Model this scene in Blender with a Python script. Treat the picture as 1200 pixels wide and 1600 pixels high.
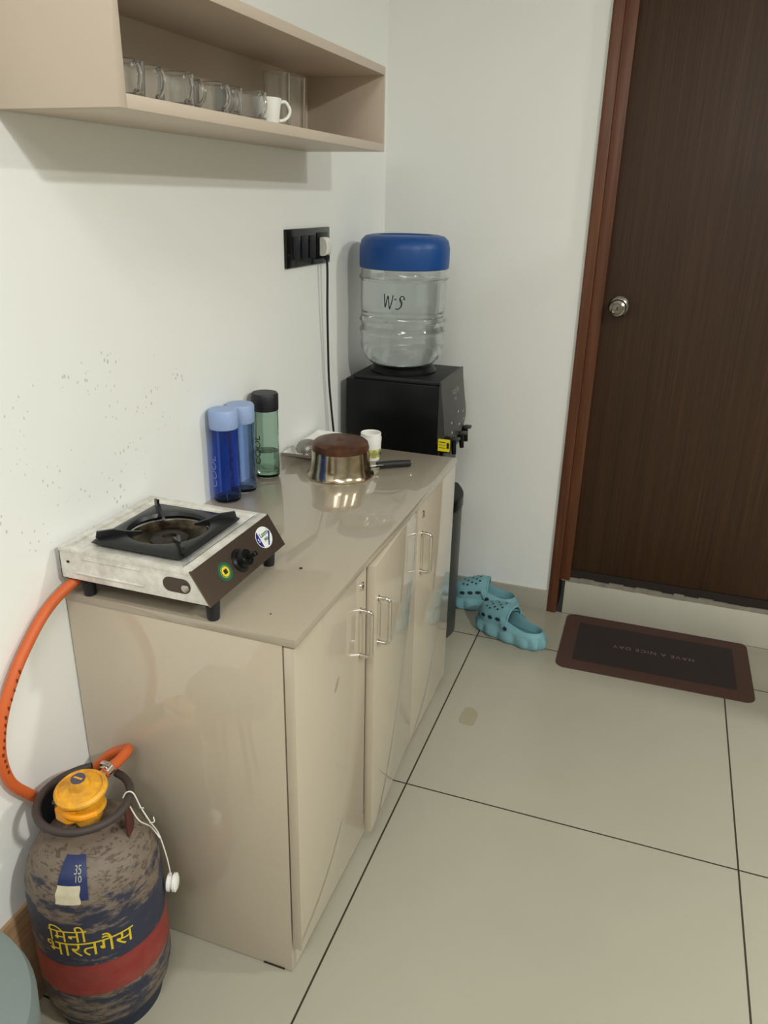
import bpy, bmesh, math, random
from mathutils import Vector, Matrix
PI = math.pi
for o in list(bpy.data.objects): bpy.data.objects.remove(o)
S = bpy.context.scene
C = S.collection
# ------------------------------------------------------------------ camera
yaw, pitch, roll = 0.3344, -0.3829, 0.0213
fwd = Vector((-math.sin(yaw)*math.cos(pitch), math.cos(yaw)*math.cos(pitch), math.sin(pitch)))
rt = Vector((math.cos(yaw), math.sin(yaw), 0)); up = rt.cross(fwd)
r2 = rt*math.cos(roll)+up*math.sin(roll); u2 = up*math.cos(roll)-rt*math.sin(roll)
cam = bpy.data.objects.new('camera', bpy.data.cameras.new('camera')); C.objects.link(cam)
cam.matrix_world = Matrix(((r2.x,u2.x,-fwd.x,0.9245),(r2.y,u2.y,-fwd.y,-0.9643),(r2.z,u2.z,-fwd.z,1.4011),(0,0,0,1)))
cam.data.sensor_fit = 'HORIZONTAL'; cam.data.sensor_width = 36; cam.data.lens = 1223.7/1200*36
cam.data.clip_start = 0.02
S.camera = cam
# ------------------------------------------------------------------ light and exposure
w = bpy.data.worlds.new('world'); S.world = w; w.use_nodes = True
w.node_tree.nodes['Background'].inputs[0].default_value = (1,.95,.85,1); w.node_tree.nodes['Background'].inputs[1].default_value = .02
def area(name, loc, sx, sy, power, col, rot=(0,0,0)):
    l = bpy.data.lights.new(name,'AREA'); l.shape='RECTANGLE'; l.size=sx; l.size_y=sy; l.energy=power; l.color=col
    o = bpy.data.objects.new(name,l); C.objects.link(o); o.location=loc; o.rotation_euler=rot
    return o
WARM=(.965,1,.95)
area('ceiling_or_fill_lamp', (2.93,-1.06,2.685), .2,.2, 75, WARM)
area('ceiling_or_fill_lamp', (3.53,1.0,2.685), .2,.2, 56, WARM)
area('ceiling_or_fill_lamp', (1.1,-1.25,2.685), .5,.5, 12, (1,1,1))
area('ceiling_or_fill_lamp', (.75,-2.1,2.685), .6,.6, 19, (1,1,.98))  # added fill light, no known lamp there; brightens the cabinet end panel
S.view_settings.view_transform='Standard'; S.view_settings.look='None'; S.view_settings.gamma=1
S.view_settings.use_curve_mapping=False
S.view_settings.exposure = 0.08
# ------------------------------------------------------------------ helpers
def lin(c):
    return tuple(((x/255)/12.92 if x/255<=.04045 else (((x/255)+.055)/1.055)**2.4) for x in c)
class NT:
    def __init__(s, m): s.t=m.node_tree; s.n=s.t.nodes; s.b=s.n['Principled BSDF']
    def new(s, ty, **kw):
        n=s.n.new(ty)
        for k,v in kw.items(): setattr(n,k,v)
        return n
    def L(s,a,b): s.t.links.new(a,b)
    def coord(s, kind='Object', scale=(1,1,1)):
        t=s.new('ShaderNodeTexCoord'); m=s.new('ShaderNodeMapping'); m.inputs['Scale'].default_value=scale
        s.L(t.outputs[kind],m.inputs[0]); return m.outputs[0]
    def noise(s, vec, scale, detail=4, rough=.5):
        n=s.new('ShaderNodeTexNoise'); n.inputs['Scale'].default_value=scale; n.inputs['Detail'].default_value=detail; n.inputs['Roughness'].default_value=rough
        if vec is not None: s.L(vec,n.inputs['Vector'])
        return n.outputs['Fac']
    def math(s, op, a, b=None, c=None):
        n=s.new('ShaderNodeMath',operation=op)
        for i,v in enumerate((a,b,c)):
            if v is None: continue
            if isinstance(v,(int,float)): n.inputs[i].default_value=v
            else: s.L(v,n.inputs[i])
        return n.outputs[0]
    def ramp(s, fac, stops):
        n=s.new('ShaderNodeValToRGB'); e=n.color_ramp.elements
        while len(e)<len(stops): e.new(.5)
        for q,(p,c) in zip(e,stops): q.position=p; q.color=tuple(c)+(1,) if len(c)==3 else c
        s.L(fac,n.inputs[0]); return n.outputs[0]
    def mix(s, fac, a, b):
        n=s.new('ShaderNodeMix',data_type='RGBA')
        for i,v in ((0,fac),(6,a),(7,b)):
            if isinstance(v,(int,float)): n.inputs[i].default_value=v
            elif isinstance(v,tuple): n.inputs[i].default_value=v+(1,)
            else: s.L(v,n.inputs[i])
        return n.outputs[2]
    def bump(s, h, strength=.2, dist=.001):
        n=s.new('ShaderNodeBump'); n.inputs['Strength'].default_value=strength; n.inputs['Distance'].default_value=dist
        s.L(h,n.inputs['Height']); s.L(n.outputs[0],s.b.inputs['Normal'])
    def xyz(s, kind='Object'):
        t=s.new('ShaderNodeTexCoord'); q=s.new('ShaderNodeSeparateXYZ'); s.L(t.outputs[kind],q.inputs[0]); return q.outputs
def mat(name, col=(200,200,200), rough=.5, metal=0, trans=0, ior=1.45, coat=0, spec=.5, var=0, bump=0, bscale=60):
    m=bpy.data.materials.new(name); m.use_nodes=True; t=NT(m); b=t.b
    c=lin(col); b.inputs['Base Color'].default_value=c+(1,); b.inputs['Roughness'].default_value=rough
    b.inputs['Metallic'].default_value=metal; b.inputs['Transmission Weight'].default_value=trans; b.inputs['IOR'].default_value=ior
    b.inputs['Coat Weight'].default_value=coat; b.inputs['Coat Roughness'].default_value=.035; b.inputs['Coat IOR'].default_value=1.65; b.inputs['Specular IOR Level'].default_value=spec
    v=t.coord()
    if var:
        n=t.noise(v,bscale*.4)
        t.L(t.mix(n,tuple(x*(1-var) for x in c),tuple(min(1,x*(1+var)) for x in c)),b.inputs['Base Color'])
    if bump: t.bump(t.noise(v,bscale,6),bump,.001)
    return m
def finish(name, verts, faces, m, parent=None, smooth=True, angle=35):
    me=bpy.data.meshes.new(name); me.from_pydata([tuple(v) for v in verts],[],faces); me.update()
    bm=bmesh.new(); bm.from_mesh(me); bmesh.ops.remove_doubles(bm,verts=bm.verts,dist=1e-6); bmesh.ops.recalc_face_normals(bm,faces=bm.faces); bm.to_mesh(me); bm.free()
    return link(name,me,m,parent,smooth,angle)
def link(name, me, m, parent=None, smooth=True, angle=35):
    if smooth:
        for p in me.polygons: p.use_smooth=True
        me.set_sharp_from_angle(angle=math.radians(angle))
    for q in (m if isinstance(m,(list,tuple)) else [m]): me.materials.append(q)
    o=bpy.data.objects.new(name,me); C.objects.link(o)
    if parent: o.parent=parent
    return o
class MB:
    """collects shapes that make up ONE mesh"""
    def __init__(s): s.v=[]; s.f=[]
    def add(s, v, f):
        k=len(s.v); s.v+= [Vector(x) for x in v]; s.f+=[tuple(i+k for i in q) for q in f]; return s
    def box(s, a, b, bev=0, seg=2, mtx=None):
        bm=bmesh.new(); bmesh.ops.create_cube(bm,size=1)
        for v in bm.verts: v.co=Vector([ (a[i]+b[i])/2+v.co[i]*(b[i]-a[i]) for i in range(3)])
        if bev: bmesh.ops.bevel(bm,geom=bm.edges[:],offset=bev,segments=seg,profile=.5,affect='EDGES')
        if mtx: bm.transform(mtx)
        bm.verts.index_update()
        s.add([v.co.copy() for v in bm.verts],[[v.index for v in f.verts] for f in bm.faces]); bm.free(); return s
    def lathe(s, prof, n=48, mtx=None, closed=False, a0=0, a1=2*PI):
        full=abs(a1-a0-2*PI)<1e-6; m=n if full else n+1; vs=[]; fs=[]
        for j in range(m):
            a=a0+(a1-a0)*j/n
            for r,z in prof: vs.append(Vector((r*math.cos(a),r*math.sin(a),z)))
        P=len(prof); K=P if closed else P-1
        for j in range(n):
            j2=(j+1)%m
            for i in range(K):
                i2=(i+1)%P; q=[j*P+i,j2*P+i,j2*P+i2,j*P+i2]
                fs.append(q)
        if not full:
            if closed: fs+= [list(range(P)), [n*P+i for i in range(P)]]
        if mtx: vs=[mtx@v for v in vs]
        # collapse axis points
        return s.add(vs,fs)
    def tube(s, pts, r, n=10, smooth=0, caps=True):
        pts=[Vector(p) for p in pts]
        if smooth:
            out=[]
            for i in range(len(pts)-1):
                p0=pts[max(i-1,0)];p1=pts[i];p2=pts[i+1];p3=pts[min(i+2,len(pts)-1)]
                for k in range(smooth):
                    t=k/smooth
                    out.append(.5*((2*p1)+(p2-p0)*t+(2*p0-5*p1+4*p2-p3)*t*t+(3*p1-p0-3*p2+p3)*t**3))
            out.append(pts[-1]); pts=out
        N=len(pts); rr=r if isinstance(r,(list,tuple)) else None
        t0=(pts[1]-pts[0]).normalized(); a=t0.orthogonal().normalized(); vs=[]; fs=[]
        for i,p in enumerate(pts):
            t=(pts[min(i+1,N-1)]-pts[max(i-1,0)]).normalized(); a=(a-t*a.dot(t)).normalized(); b=t.cross(a)
            R=(rr[0]+(rr[1]-rr[0])*i/(N-1)) if rr else r
            for k in range(n): q=2*PI*k/n; vs.append(p+a*math.cos(q)*R+b*math.sin(q)*R)
        for i in range(N-1):
            for k in range(n): fs.append([i*n+k,i*n+(k+1)%n,(i+1)*n+(k+1)%n,(i+1)*n+k])
        if caps: fs+= [list(range(n))[::-1],[(N-1)*n+k for k in range(n)]]
        return s.add(vs,fs)
    def prism(s, poly, axis, a, b, mtx=None):
        """poly of 2D points, extruded along an axis from a to b"""
        def mk(p,t): return {'x':(t,p[0],p[1]),'y':(p[0],t,p[1]),'z':(p[0],p[1],t)}[axis]
        n=len(poly); vs=[Vector(mk(p,a)) for p in poly]+[Vector(mk(p,b)) for p in poly]
        fs=[list(range(n)),list(range(n,2*n))]+[[i,(i+1)%n,n+(i+1)%n,n+i] for i in range(n)]
        if mtx: vs=[mtx@v for v in vs]
        return s.add(vs,fs)
    def grid(s, fn, nu, nv, cu=False):
        vs=[Vector(fn(i/(nu if cu else nu-1),j/(nv-1))) for i in range(nu) for j in range(nv)]; fs=[]
        for i in range(nu if cu else nu-1):
            for j in range(nv-1):
                i2=(i+1)%nu; fs.append([i*nv+j,i2*nv+j,i2*nv+j+1,i*nv+j+1])
        return s.add(vs,fs)
    def build(s, name, m, parent=None, smooth=True, angle=35, bevel=0):
        o=finish(name,s.v,s.f,m,parent,smooth,angle)
        if bevel:
            md=o.modifiers.new('bevel','BEVEL'); md.width=bevel; md.segments=2; md.limit_method='ANGLE'
        return o
def thing(name, label, cat, loc=(0,0,0), rz=0, group=None):
    o=bpy.data.objects.new(name,None); C.objects.link(o); o.empty_display_size=.05; o.location=loc; o.rotation_euler=(0,0,rz)
    o['label']=label; o['category']=cat
    if group: o['group']=group
    return o
def tag(o, label, cat, group=None):
    o['label']=label; o['category']=cat
    if group: o['group']=group
    return o
def struct(o): o['kind']='structure'; return o
def T(x,y,z): return Matrix.Translation((x,y,z))
def text_mesh(txt, size, fn, name, m, parent, ext=.0, bold=0, spacing=1.0, cuts=0):
    cu=bpy.data.curves.new('t','FONT'); cu.body=txt; cu.size=size; cu.align_x='CENTER'; cu.extrude=ext; cu.offset=bold; cu.space_character=spacing
    o=bpy.data.objects.new('t',cu); C.objects.link(o); bpy.context.view_layer.update()
    me=bpy.data.meshes.new_from_object(o.evaluated_get(bpy.context.evaluated_depsgraph_get()))
    bpy.data.objects.remove(o); bpy.data.curves.remove(cu)
    bm=bmesh.new(); bm.from_mesh(me)
    bmesh.ops.triangulate(bm,faces=bm.faces[:])
    if cuts: bmesh.ops.subdivide_edges(bm,edges=[e for e in bm.edges if e.calc_length()>size*.12],cuts=cuts)
    for v in bm.verts: v.co=Vector(fn(v.co.x,v.co.y,v.co.z))
    bm.to_mesh(me); bm.free()
    return link(name,me,m,parent,False)
# ------------------------------------------------------------------ materials
LX=(190,177,157)
def laminate(name, col=LX, rough=.4, smear=False, coat=1.0):
    m=mat(name,col,rough,coat=coat); t=NT(m); v=t.coord()
    c=lin(col); n=t.noise(v,3,3)
    base=t.mix(n,tuple(x*.96 for x in c),tuple(x*1.04 for x in c))
    if smear:
        X=t.xyz(); wob=t.noise(t.coord(scale=(1,1,1)),45,3)
        # a brown scuff on the first door
        du=t.math('MULTIPLY',t.math('SUBTRACT',X[1],.175),1.0); dv=t.math('SUBTRACT',X[2],.555)
        a=t.math('ADD',t.math('MULTIPLY',du,.8),t.math('MULTIPLY',dv,-.6)); b2=t.math('ADD',t.math('MULTIPLY',du,.6),t.math('MULTIPLY',dv,.8))
        d=t.math('ADD',t.math('POWER',t.math('DIVIDE',a,.007),2),t.math('POWER',t.math('DIVIDE',b2,.022),2))
        d=t.math('ADD',d,t.math('MULTIPLY',wob,1.2))
        k=t.math('MULTIPLY',t.math('LESS_THAN',d,1.25),.55)
        base=t.mix(k,base,lin((120,88,70)))
    t.L(base,t.b.inputs['Base Color']); t.bump(t.noise(v,4,1),.02,.002)
    return m
M={}
M['lam']=laminate('beige_laminate'); M['lam_door']=laminate('beige_laminate_scuffed',smear=True)
M['lam_top']=laminate('worktop_laminate',(166,154,136),.4)
M['lam_shelf']=laminate('shelf_laminate',(200,184,167),.45,coat=.1)
M['edge']=mat('edge_banding',(200,188,160),.35)
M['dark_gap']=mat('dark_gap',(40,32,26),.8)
M['chrome']=mat('chrome',(215,210,205),.13,1); M['steel']=mat('brushed_steel',(190,186,178),.28,1,bump=.08,bscale=200)
M['black']=mat('black_plastic',(13,14,15),.3,spec=.3); M['black_matt']=mat('matt_black_plastic',(28,28,32),.55)
M['grey_plastic']=mat('dark_grey_plastic',(62,62,60),.38); M['white_plastic']=mat('white_plastic',(232,230,224),.35)
# wall paint, with cooking splashes low on the left wall beside the stove
def paint(name, splash=False):
    m=mat(name,(242,242,238),.42,spec=.35); t=NT(m); v=t.coord(); c=lin((242,242,238))
    base=t.mix(t.noise(v,1.3,4),tuple(x*.97 for x in c),tuple(min(1,x*1.02) for x in c))
    if splash:
        X=t.xyz()
        vo=t.new('ShaderNodeTexVoronoi'); vo.inputs['Scale'].default_value=105; t.L(t.coord(scale=(1,1,.6)),vo.inputs['Vector'])
        sp=t.math('LESS_THAN',vo.outputs['Distance'],t.math('MULTIPLY',t.math('SUBTRACT',t.noise(v,14,3),.40),.95))
        dy=t.math('DIVIDE',t.math('SUBTRACT',X[1],.15),.30); dz=t.math('DIVIDE',t.math('SUBTRACT',X[2],.97),.17)
        rad=t.math('ADD',t.math('POWER',dy,2),t.math('POWER',dz,2))
        k=t.math('MULTIPLY',t.math('MULTIPLY',sp,t.math('LESS_THAN',rad,1)),.36)
        base=t.mix(k,base,lin((132,104,82)))
    t.L(base,t.b.inputs['Base Color']); t.bump(t.noise(v,30,3,.6),.10,.0015)
    return m
M['paint']=paint('wall_paint'); M['paint_left']=paint('wall_paint_splashed',True)
def floor_mat():
    m=mat('floor_tile',(203,193,168),.25,spec=.45); t=NT(m); X=t.xyz(); v=t.coord()
    c=lin((163,158,142))
    base=t.mix(t.noise(v,2.5,6,.6),tuple(x*.93 for x in c),tuple(x*1.05 for x in c))
    base=t.mix(t.math('MULTIPLY',t.math('GREATER_THAN',t.noise(v,190,1),.74),.25),base,lin((165,150,120)))
    # tea-coloured stain on the floor
    wob=t.noise(v,28,3)
    d=t.math('ADD',t.math('POWER',t.math('DIVIDE',t.math('SUBTRACT',X[0],.547),.026),2),t.math('POWER',t.math('DIVIDE',t.math('SUBTRACT',X[1],.911),.048),2))
    d=t.math('ADD',d,t.math('MULTIPLY',wob,1.6))
    base=t.mix(t.math('MULTIPLY',t.math('LESS_THAN',d,1.75),.5),base,lin((138,126,92)))
    def line(x,o,per):
        f=t.math('MODULO',t.math('ADD',t.math('SUBTRACT',x,o),per*20+per/2),per)
        return t.math('LESS_THAN',t.math('ABSOLUTE',t.math('SUBTRACT',f,per/2)),.0021)
    g=t.math('MAXIMUM',line(X[0],.4644,.7924),line(X[1],.5808,.7866))
    t.L(t.mix(g,base,lin((52,38,28))),t.b.inputs['Base Color'])
    t.L(t.math('ADD',t.math('MULTIPLY',g,.5),.25),t.b.inputs['Roughness'])
    t.bump(t.math('SUBTRACT',1,g),.4,.001)
    return m
M['floor']=floor_mat()
M['far_paint']=mat('grey_beige_far_walls',(150,146,138),.6)
def wood(name, c1, c2, c3, sc=(60,60,2.2), rough=.42, fine=1):
    m=mat(name,c1,rough); t=NT(m); v=t.coord(scale=sc)
    n=t.noise(v,1.4*fine,7,.65); n2=t.noise(t.coord(scale=(sc[0]*.15,sc[1]*.15,sc[2]*.4)),1.5,3)
    f=t.math('ADD',t.math('MULTIPLY',n,.75),t.math('MULTIPLY',n2,.25))
    t.L(t.ramp(f,[(.33,lin(c1)),(.5,lin(c2)),(.68,lin(c3))]),t.b.inputs['Base Color']); t.bump(n,.12,.0008)
    return m
M['door_wood']=wood('door_veneer',(46,28,14),(60,38,20),(78,52,30),(230,60,1.6),.5,1.3)
M['frame_wood']=wood('frame_wood',(80,44,24),(98,56,32),(118,72,44),(60,60,2.0),.38)
M['skirt_wood']=wood('skirting_wood',(140,108,76),(176,142,106),(198,166,130),(30,2.0,30),.5)
# ------------------------------------------------------------------ the room
RX, YB, YF, ZC = 5.0, 1.6422, -3.2, 2.7
struct(MB().box((0,YF,-.1),(RX,YB,0)).build('floor',M['floor'],smooth=False))
struct(MB().box((0,YF,ZC),(RX,YB,ZC+.1)).build('ceiling',M['paint'],smooth=False))
struct(MB().box((-.12,YF,0),(0,YB,ZC)).build('wall_left',M['paint_left'],smooth=False))
struct(MB().box((RX,YF,0),(RX+.12,YB,ZC)).build('wall_right',M['far_paint'],smooth=False))
struct(MB().box((0,YF-.12,0),(RX,YF,ZC)).build('wall_front',M['far_paint'],smooth=False))
DX0,DX1,DZ=.662,1.70,2.2
wb=MB().box((0,YB,0),(DX0,YB+.14,ZC)).box((DX1,YB,0),(RX,YB+.14,ZC)).box((DX0,YB,DZ),(DX1,YB+.14,ZC))
struct(wb.build('wall_back',M['paint'],smooth=False))
M['skirt']=mat('grey_beige_skirting',(168,162,150),.3)
struct(MB().box((0,YB-.009,0),(DX0,YB,.08),.0012).build('baseboard_back',M['skirt']))
struct(MB().box((0,YF,0),(.007,-.005,.226),.001).build('baseboard_left',M['skirt_wood']))
fr=MB().box((DX0,YB-.012,0),(.695,YB+.13,DZ),.002)
fr.box((.695,YB-.004,.135),(.731,YB+.13,DZ),.002)
fr.box((DX0,YB-.012,DZ-.07),(DX1,YB+.13,DZ),.002).box((DX1-.07,YB-.012,0),(DX1,YB+.13,DZ),.002)
struct(fr.build('trim_1',M['frame_wood']))
M['step']=mat('door_step_tile',(192,188,174),.28,var=.03)
struct(MB().box((.716,YB+.001,0),(DX1-.07,YB+.13,.128),.0015).build('trim_2',M['step']))
M['grime']=mat('worn_grey_step_edge',(140,135,122),.8,var=.35,bump=.5,bscale=90)
g=MB()
random.seed(4)
xs=.716
random.seed(4)
while xs<DX1-.072:
    ww=random.uniform(.02,.05); x2=min(xs+ww,DX1-.071); g.box((xs,YB+random.uniform(.0,.003),.128),(x2,YB+.010,.128+random.uniform(.012,.019))); xs=x2
g.box((.70,YB-.002,.13),(.722,YB+.03,.15),.003)
struct(g.build('trim_3',M['grime'],smooth=False))
d=struct(MB().box((.729,YB+.018,.172),(DX1-.07,YB+.055,DZ-.07),.0015).build('door_1',M['door_wood']))
struct(MB().box((.716,YB+.0125,.128),(DX1-.07,YB+.125,.171)).box((.716,YB+.06,.171),(DX1-.07,YB+.125,DZ-.07)).build('door_gap_shade',M['dark_gap'],smooth=False))  # dark boxes standing in for the shade under and behind the door
K=MB(); mk=T(.778,YB+.018,1.096)@Matrix.Rotation(PI/2,4,'X')
kn=MB().lathe([(0,.0),(.033,0),(.033,.003),(.030,.007),(.022,.011),(.013,.013),(.013,.024),(.020,.030),(.0255,.040),(.0265,.052),(.0235,.061),(.017,.064),(.0155,.060),(.0095,.060),(.009,.064),(0,.0645)],40,mk)
kn=kn.build('door_knob',mat('knob_steel',(150,145,136),.25,1),d)
MB().box((.7765,YB-.0475,1.091),(.7795,YB-.046,1.101)).build('keyhole',M['dark_gap'],kn)
struct(MB().box((2.0,1.15,0),(2.5,YB,1.94)).build('shadow_block',M['far_paint'],smooth=False))  # unseen block added to cast the slanted shadow on the back wall
# ------------------------------------------------------------------ base cabinet and its worktop
D,H,L,DC=.4467,.75,1.0055,.4217
cab=thing('storage_cabinet','glossy beige base cabinet with three doors under the worktop along the left wall','cabinet',(.2,.5,0))
def P(o): o.matrix_parent_inverse=o.parent.matrix_basis.inverted(); return o
def part(mb,name,m,par,**k):
    o=mb.build(name,m,par,**k); root=par
    while root.parent: root=root.parent
    if par is root: o.matrix_parent_inverse=Matrix.Translation(root.location).inverted()
    return o
part(MB().box((.003,.0,.002),(DC,.018,H-.016),.0008),'side_panel',M['lam'],cab)
part(MB().box((.003,L-.018,.002),(DC,L,H-.016),.0008),'side_panel',M['lam'],cab)
body=MB().box((.003,.018,.062),(DC-.003,L-.018,.08)).box((.003,.018,.08),(.012,L-.018,H-.016)).box((.3,.655,.08),(DC-.002,.673,H-.016))
part(body,'carcass',M['lam'],cab,smooth=False)
part(MB().box((DC-.018,.018,.002),(DC,L-.018,.062)),'plinth',M['lam'],cab,smooth=False)
part(MB().box((.36,-.001,0),(.405,.012,.0045)),'foot_pad',M['dark_gap'],cab,smooth=False)
def handle(y,x,par,name='handle'):
    z0,z1,r,s=.550,.652,.0042,.024; pts=[(x-.004,y,z1)]
    for k in range(7): a=PI/2*k/6; pts.append((x+s-.009+.009*math.sin(a),y,z1-.009+.009*math.cos(a)))
    for k in range(7): a=PI/2*k/6; pts.append((x+s-.009+.009*math.cos(a),y,z0+.009-.009*math.sin(a)))
    pts.append((x-.004,y,z0))
    return MB().tube(pts,r,12).lathe([(0,0),(.0062,0),(.0062,.0015),(0,.0015)],16,T(x-.0005,y,z1)@Matrix.Rotation(PI/2,4,'Y')).lathe([(0,0),(.0062,0),(.0062,.0015),(0,.0015)],16,T(x-.0005,y,z0)@Matrix.Rotation(PI/2,4,'Y')).build(name,M['chrome'],par,angle=50)
def lock(y,x,par):
    m=T(x-.001,y,.70)@Matrix.Rotation(PI/2,4,'Y')
    o=MB().lathe([(0,0),(.0095,0),(.0095,.0025),(.0075,.0042),(.006,.0030),(0,.0030)],28,m).build('lock',M['chrome'],par)
    MB().box((x+.0018,y-.0008,.696),(x+.0026,y+.0008,.704)).build('keyhole',M['dark_gap'],o)
FX=DC+.003
def door(y0,y1,hy,lk,ang=0,hinge=None,m='lam'):
    o=MB().box((FX,y0,.066),(FX+.0185,y1,.7315),.0008).build('door',M[m],cab)
    o.matrix_parent_inverse=Matrix.Translation(cab.location).inverted()
    if hy: handle(hy,FX+.0185,o)
    if lk: lock(lk,FX+.0185,o)
    if ang:
        o.matrix_basis=Matrix.Translation((FX,hinge,0))@Matrix.Rotation(ang,4,'Z')@Matrix.Translation((-FX,-hinge,0))
    return o
door(.0,.3238,.292,.301,m='lam_door')
door(.3285,.6645,.352,None,math.radians(2.9),.6645)
door(.6675,L,.700,.704)
wt=MB().box((.001,-.001,H-.0158),(D,L,H),.0012).build('worktop',M['lam_top'])
tag(wt,'beige glossy laminate worktop slab lying on the base cabinet','worktop')
# small crumbs lying on the worktop
M['crumb']=mat('burnt_crumb',(46,36,30),.8)
for i,(x,y,s) in enumerate(((.345,.235,.0035),(.372,.06,.0018))):
    c=MB().lathe([(0,0),(s*.7,0),(s,s*.35),(s*.5,s*.7),(0,s*.75)],7,T(x,y,H)).build('crumb',M['crumb'])
    tag(c,['dark burnt crumb on the worktop right of the stove','tiny dark crumb on the worktop near its front corner'][i],'crumb')
# ------------------------------------------------------------------ wall shelf
SD,Z0,Z1,SY0,SY1=.2106,1.503,1.687,.0,1.0345
sh=thing('wall_shelf','beige open box shelf fixed high on the left wall, holding glasses','shelf',(.1,.5,1.503))
t_=.018
part(MB().box((.001,SY0,Z0),(SD,SY0+t_,Z1),.0006),'end_panel',M['lam_shelf'],sh)
part(MB().box((.001,SY1-.006,Z0),(SD,SY1,Z1),.0006),'end_panel',M['lam_shelf'],sh)
part(MB().box((.001,SY0+t_,Z0),(SD,SY1-.006,Z0+t_),.0006),'shelf_board',M['lam_shelf'],sh)
part(MB().box((.001,SY0+t_,Z1-t_),(SD,SY1-.006,Z1),.0006),'top_board',M['lam_shelf'],sh)
part(MB().box((.001,SY0+t_,Z0+t_),(.008,SY1-.006,Z1-t_)),'back_panel',M['lam_shelf'],sh,smooth=False)
# ------------------------------------------------------------------ glassware on the shelf
M['glass']=mat('clear_glass',(253,254,253),.16,0,1,1.45)
M['ceramic']=mat('white_glazed_ceramic',(238,236,230),.15)
ZS=Z0+t_
def cup_prof(r0,r1,h,w=.0022,base=.006):
    return [(0,0),(r0-.002,0),(r0,.002),(r0+(r1-r0)*.5,h*.5),(r1,h-.001),(r1-w*.5,h),(r1-w,h-.001),(r0+(r1-r0)*.5-w,h*.5),(r0-w,base),(0,base)]
def handle_mb(r,h,rr=.0032,reach=.017,top=.84,bot=.22):
    pts=[(r-.002,0,h*top),(r+reach*.55,0,h*(top+.05)),(r+reach,0,h*.62),(r+reach*.85,0,h*.38),(r+reach*.35,0,h*bot),(r-.003,0,h*(bot-.04))]
    return MB().tube(pts,rr,8,6)
def teacup(kind):
    if kind=='white':
        t=thing('teacup','small white ceramic cup at the right end of the row of glass mugs','cup',group=None)
        MB().lathe(cup_prof(.021,.0275,.046,.003),40).build('bowl',M['ceramic'],t); handle_mb(.0255,.046,.003,.019).build('handle',M['ceramic'],t)
    else:
        t=thing('glass_mug','x','mug',group='glass mugs on the wall shelf')
        MB().lathe(cup_prof(.0245,.0268,.050,.0028,.008),40).build('bowl',M['glass'],t); handle_mb(.0262,.050).build('handle',M['glass'],t)
    return t
def dup(root):
    r=root.copy(); C.objects.link(r)
    for ch in root.children:
        c=ch.copy(); C.objects.link(c); c.parent=r; c.matrix_parent_inverse=ch.matrix_parent_inverse.copy()
        for g in ch.children:
            e=g.copy(); C.objects.link(e); e.parent=c
    return r
ord_=['first clear glass mug from the left, against the shelf end panel','second clear glass mug from the left on the shelf','third clear glass mug from the left on the shelf','fourth clear glass mug from the left on the shelf','fifth clear glass mug from the left, mid row','third clear glass mug left of the white cup','second clear glass mug left of the white cup','clear glass mug directly left of the white cup']
base=teacup('g')
spots=[(.158,.093,-.5),(.150,.152,-.35),(.160,.218,-.5),(.136,.270,-.1),(.155,.332,-.4),(.150,.388,-.6),(.110,.418,-.2),(.164,.450,-.5)]
for i,(x,y,rz) in enumerate(spots):
    o=base if i==0 else dup(base); o.location=(x,y,ZS); o.rotation_euler=(0,0,rz); o['label']=ord_[i]
tc=teacup('white'); tc.location=(.165,.506,ZS); tc.rotation_euler=(0,0,.75)
tb=MB().lathe(cup_prof(.0255,.0285,.112,.0022,.012),40).build('tumbler',M['glass'])
tag(tb,'tall clear glass tumbler standing behind the white cup on the shelf','tumbler','tall tumblers on the wall shelf')
tb.location=(.098,.683,ZS)
t2=tb.copy(); C.objects.link(t2); t2.location=(.098,.757,ZS); t2['label']='tall clear glass tumbler, rightmost glass on the shelf'
# ------------------------------------------------------------------ wall socket, plug and cord
so=thing('switch_socket_panel','black modular switch and socket plate on the left wall beside the water jar','socket',(0,1.026,1.274))
part(MB().box((.0,.892,1.227),(.009,1.161,1.3206),.002),'plate',mat('black_glass_plate',(12,14,18),.12),so)
for k,(a,b) in enumerate(((.925,.960),(.975,1.010),(1.025,1.060))):
    part(MB().box((.008,a,1.245),(.0125,b,1.303),.0015),'rocker_switch' if k!=1 else 'socket_module',M['black_matt'],so)
part(MB().box((.008,1.072,1.240),(.011,1.142,1.308),.001),'socket_module',M['black'],so)
pc=thing('power_cord','black power cord with white plug hanging from the wall socket down behind the worktop','cord',(.03,1.1,1.2))
pl=[(.011,0),(.030,.0),(.042,.006),(.046,.022),(.042,.040),(.030,.048),(.011,.048)]
part(MB().prism([(.004+x*.75,1.248+z) for x,z in pl],'y',1.080,1.112,None),'plug',M['white_plastic'],pc,bevel=.003)
part(MB().box((.022,1.088,1.238),(.034,1.104,1.250),.002),'cord_grip',M['black_matt'],pc)
part(MB().tube([(.028,1.096,1.242),(.028,1.099,1.20),(.024,1.106,1.10),(.020,1.118,1.0),(.018,1.128,.90),(.020,1.142,.80),(.024,1.155,.70),(.03,1.17,.55),(.035,1.19,.30),(.04,1.21,.12)],.0034,8,6),'cord',M['black_matt'],pc)
# ------------------------------------------------------------------ water dispenser
wd=thing('water_dispenser','black floor-standing water dispenser between the cabinet and the back wall','water dispenser',(.19,1.36,0))
Y0,Y1=1.235,1.492
up=MB().box((.028,Y0,.66),(.331,Y1,.886),.004)
part(up,'upper_housing',M['black'],wd)
part(MB().box((.048,Y0+.008,.885),(.329,Y1-.004,.899),.004),'top_plate',M['black_matt'],wd)
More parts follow.
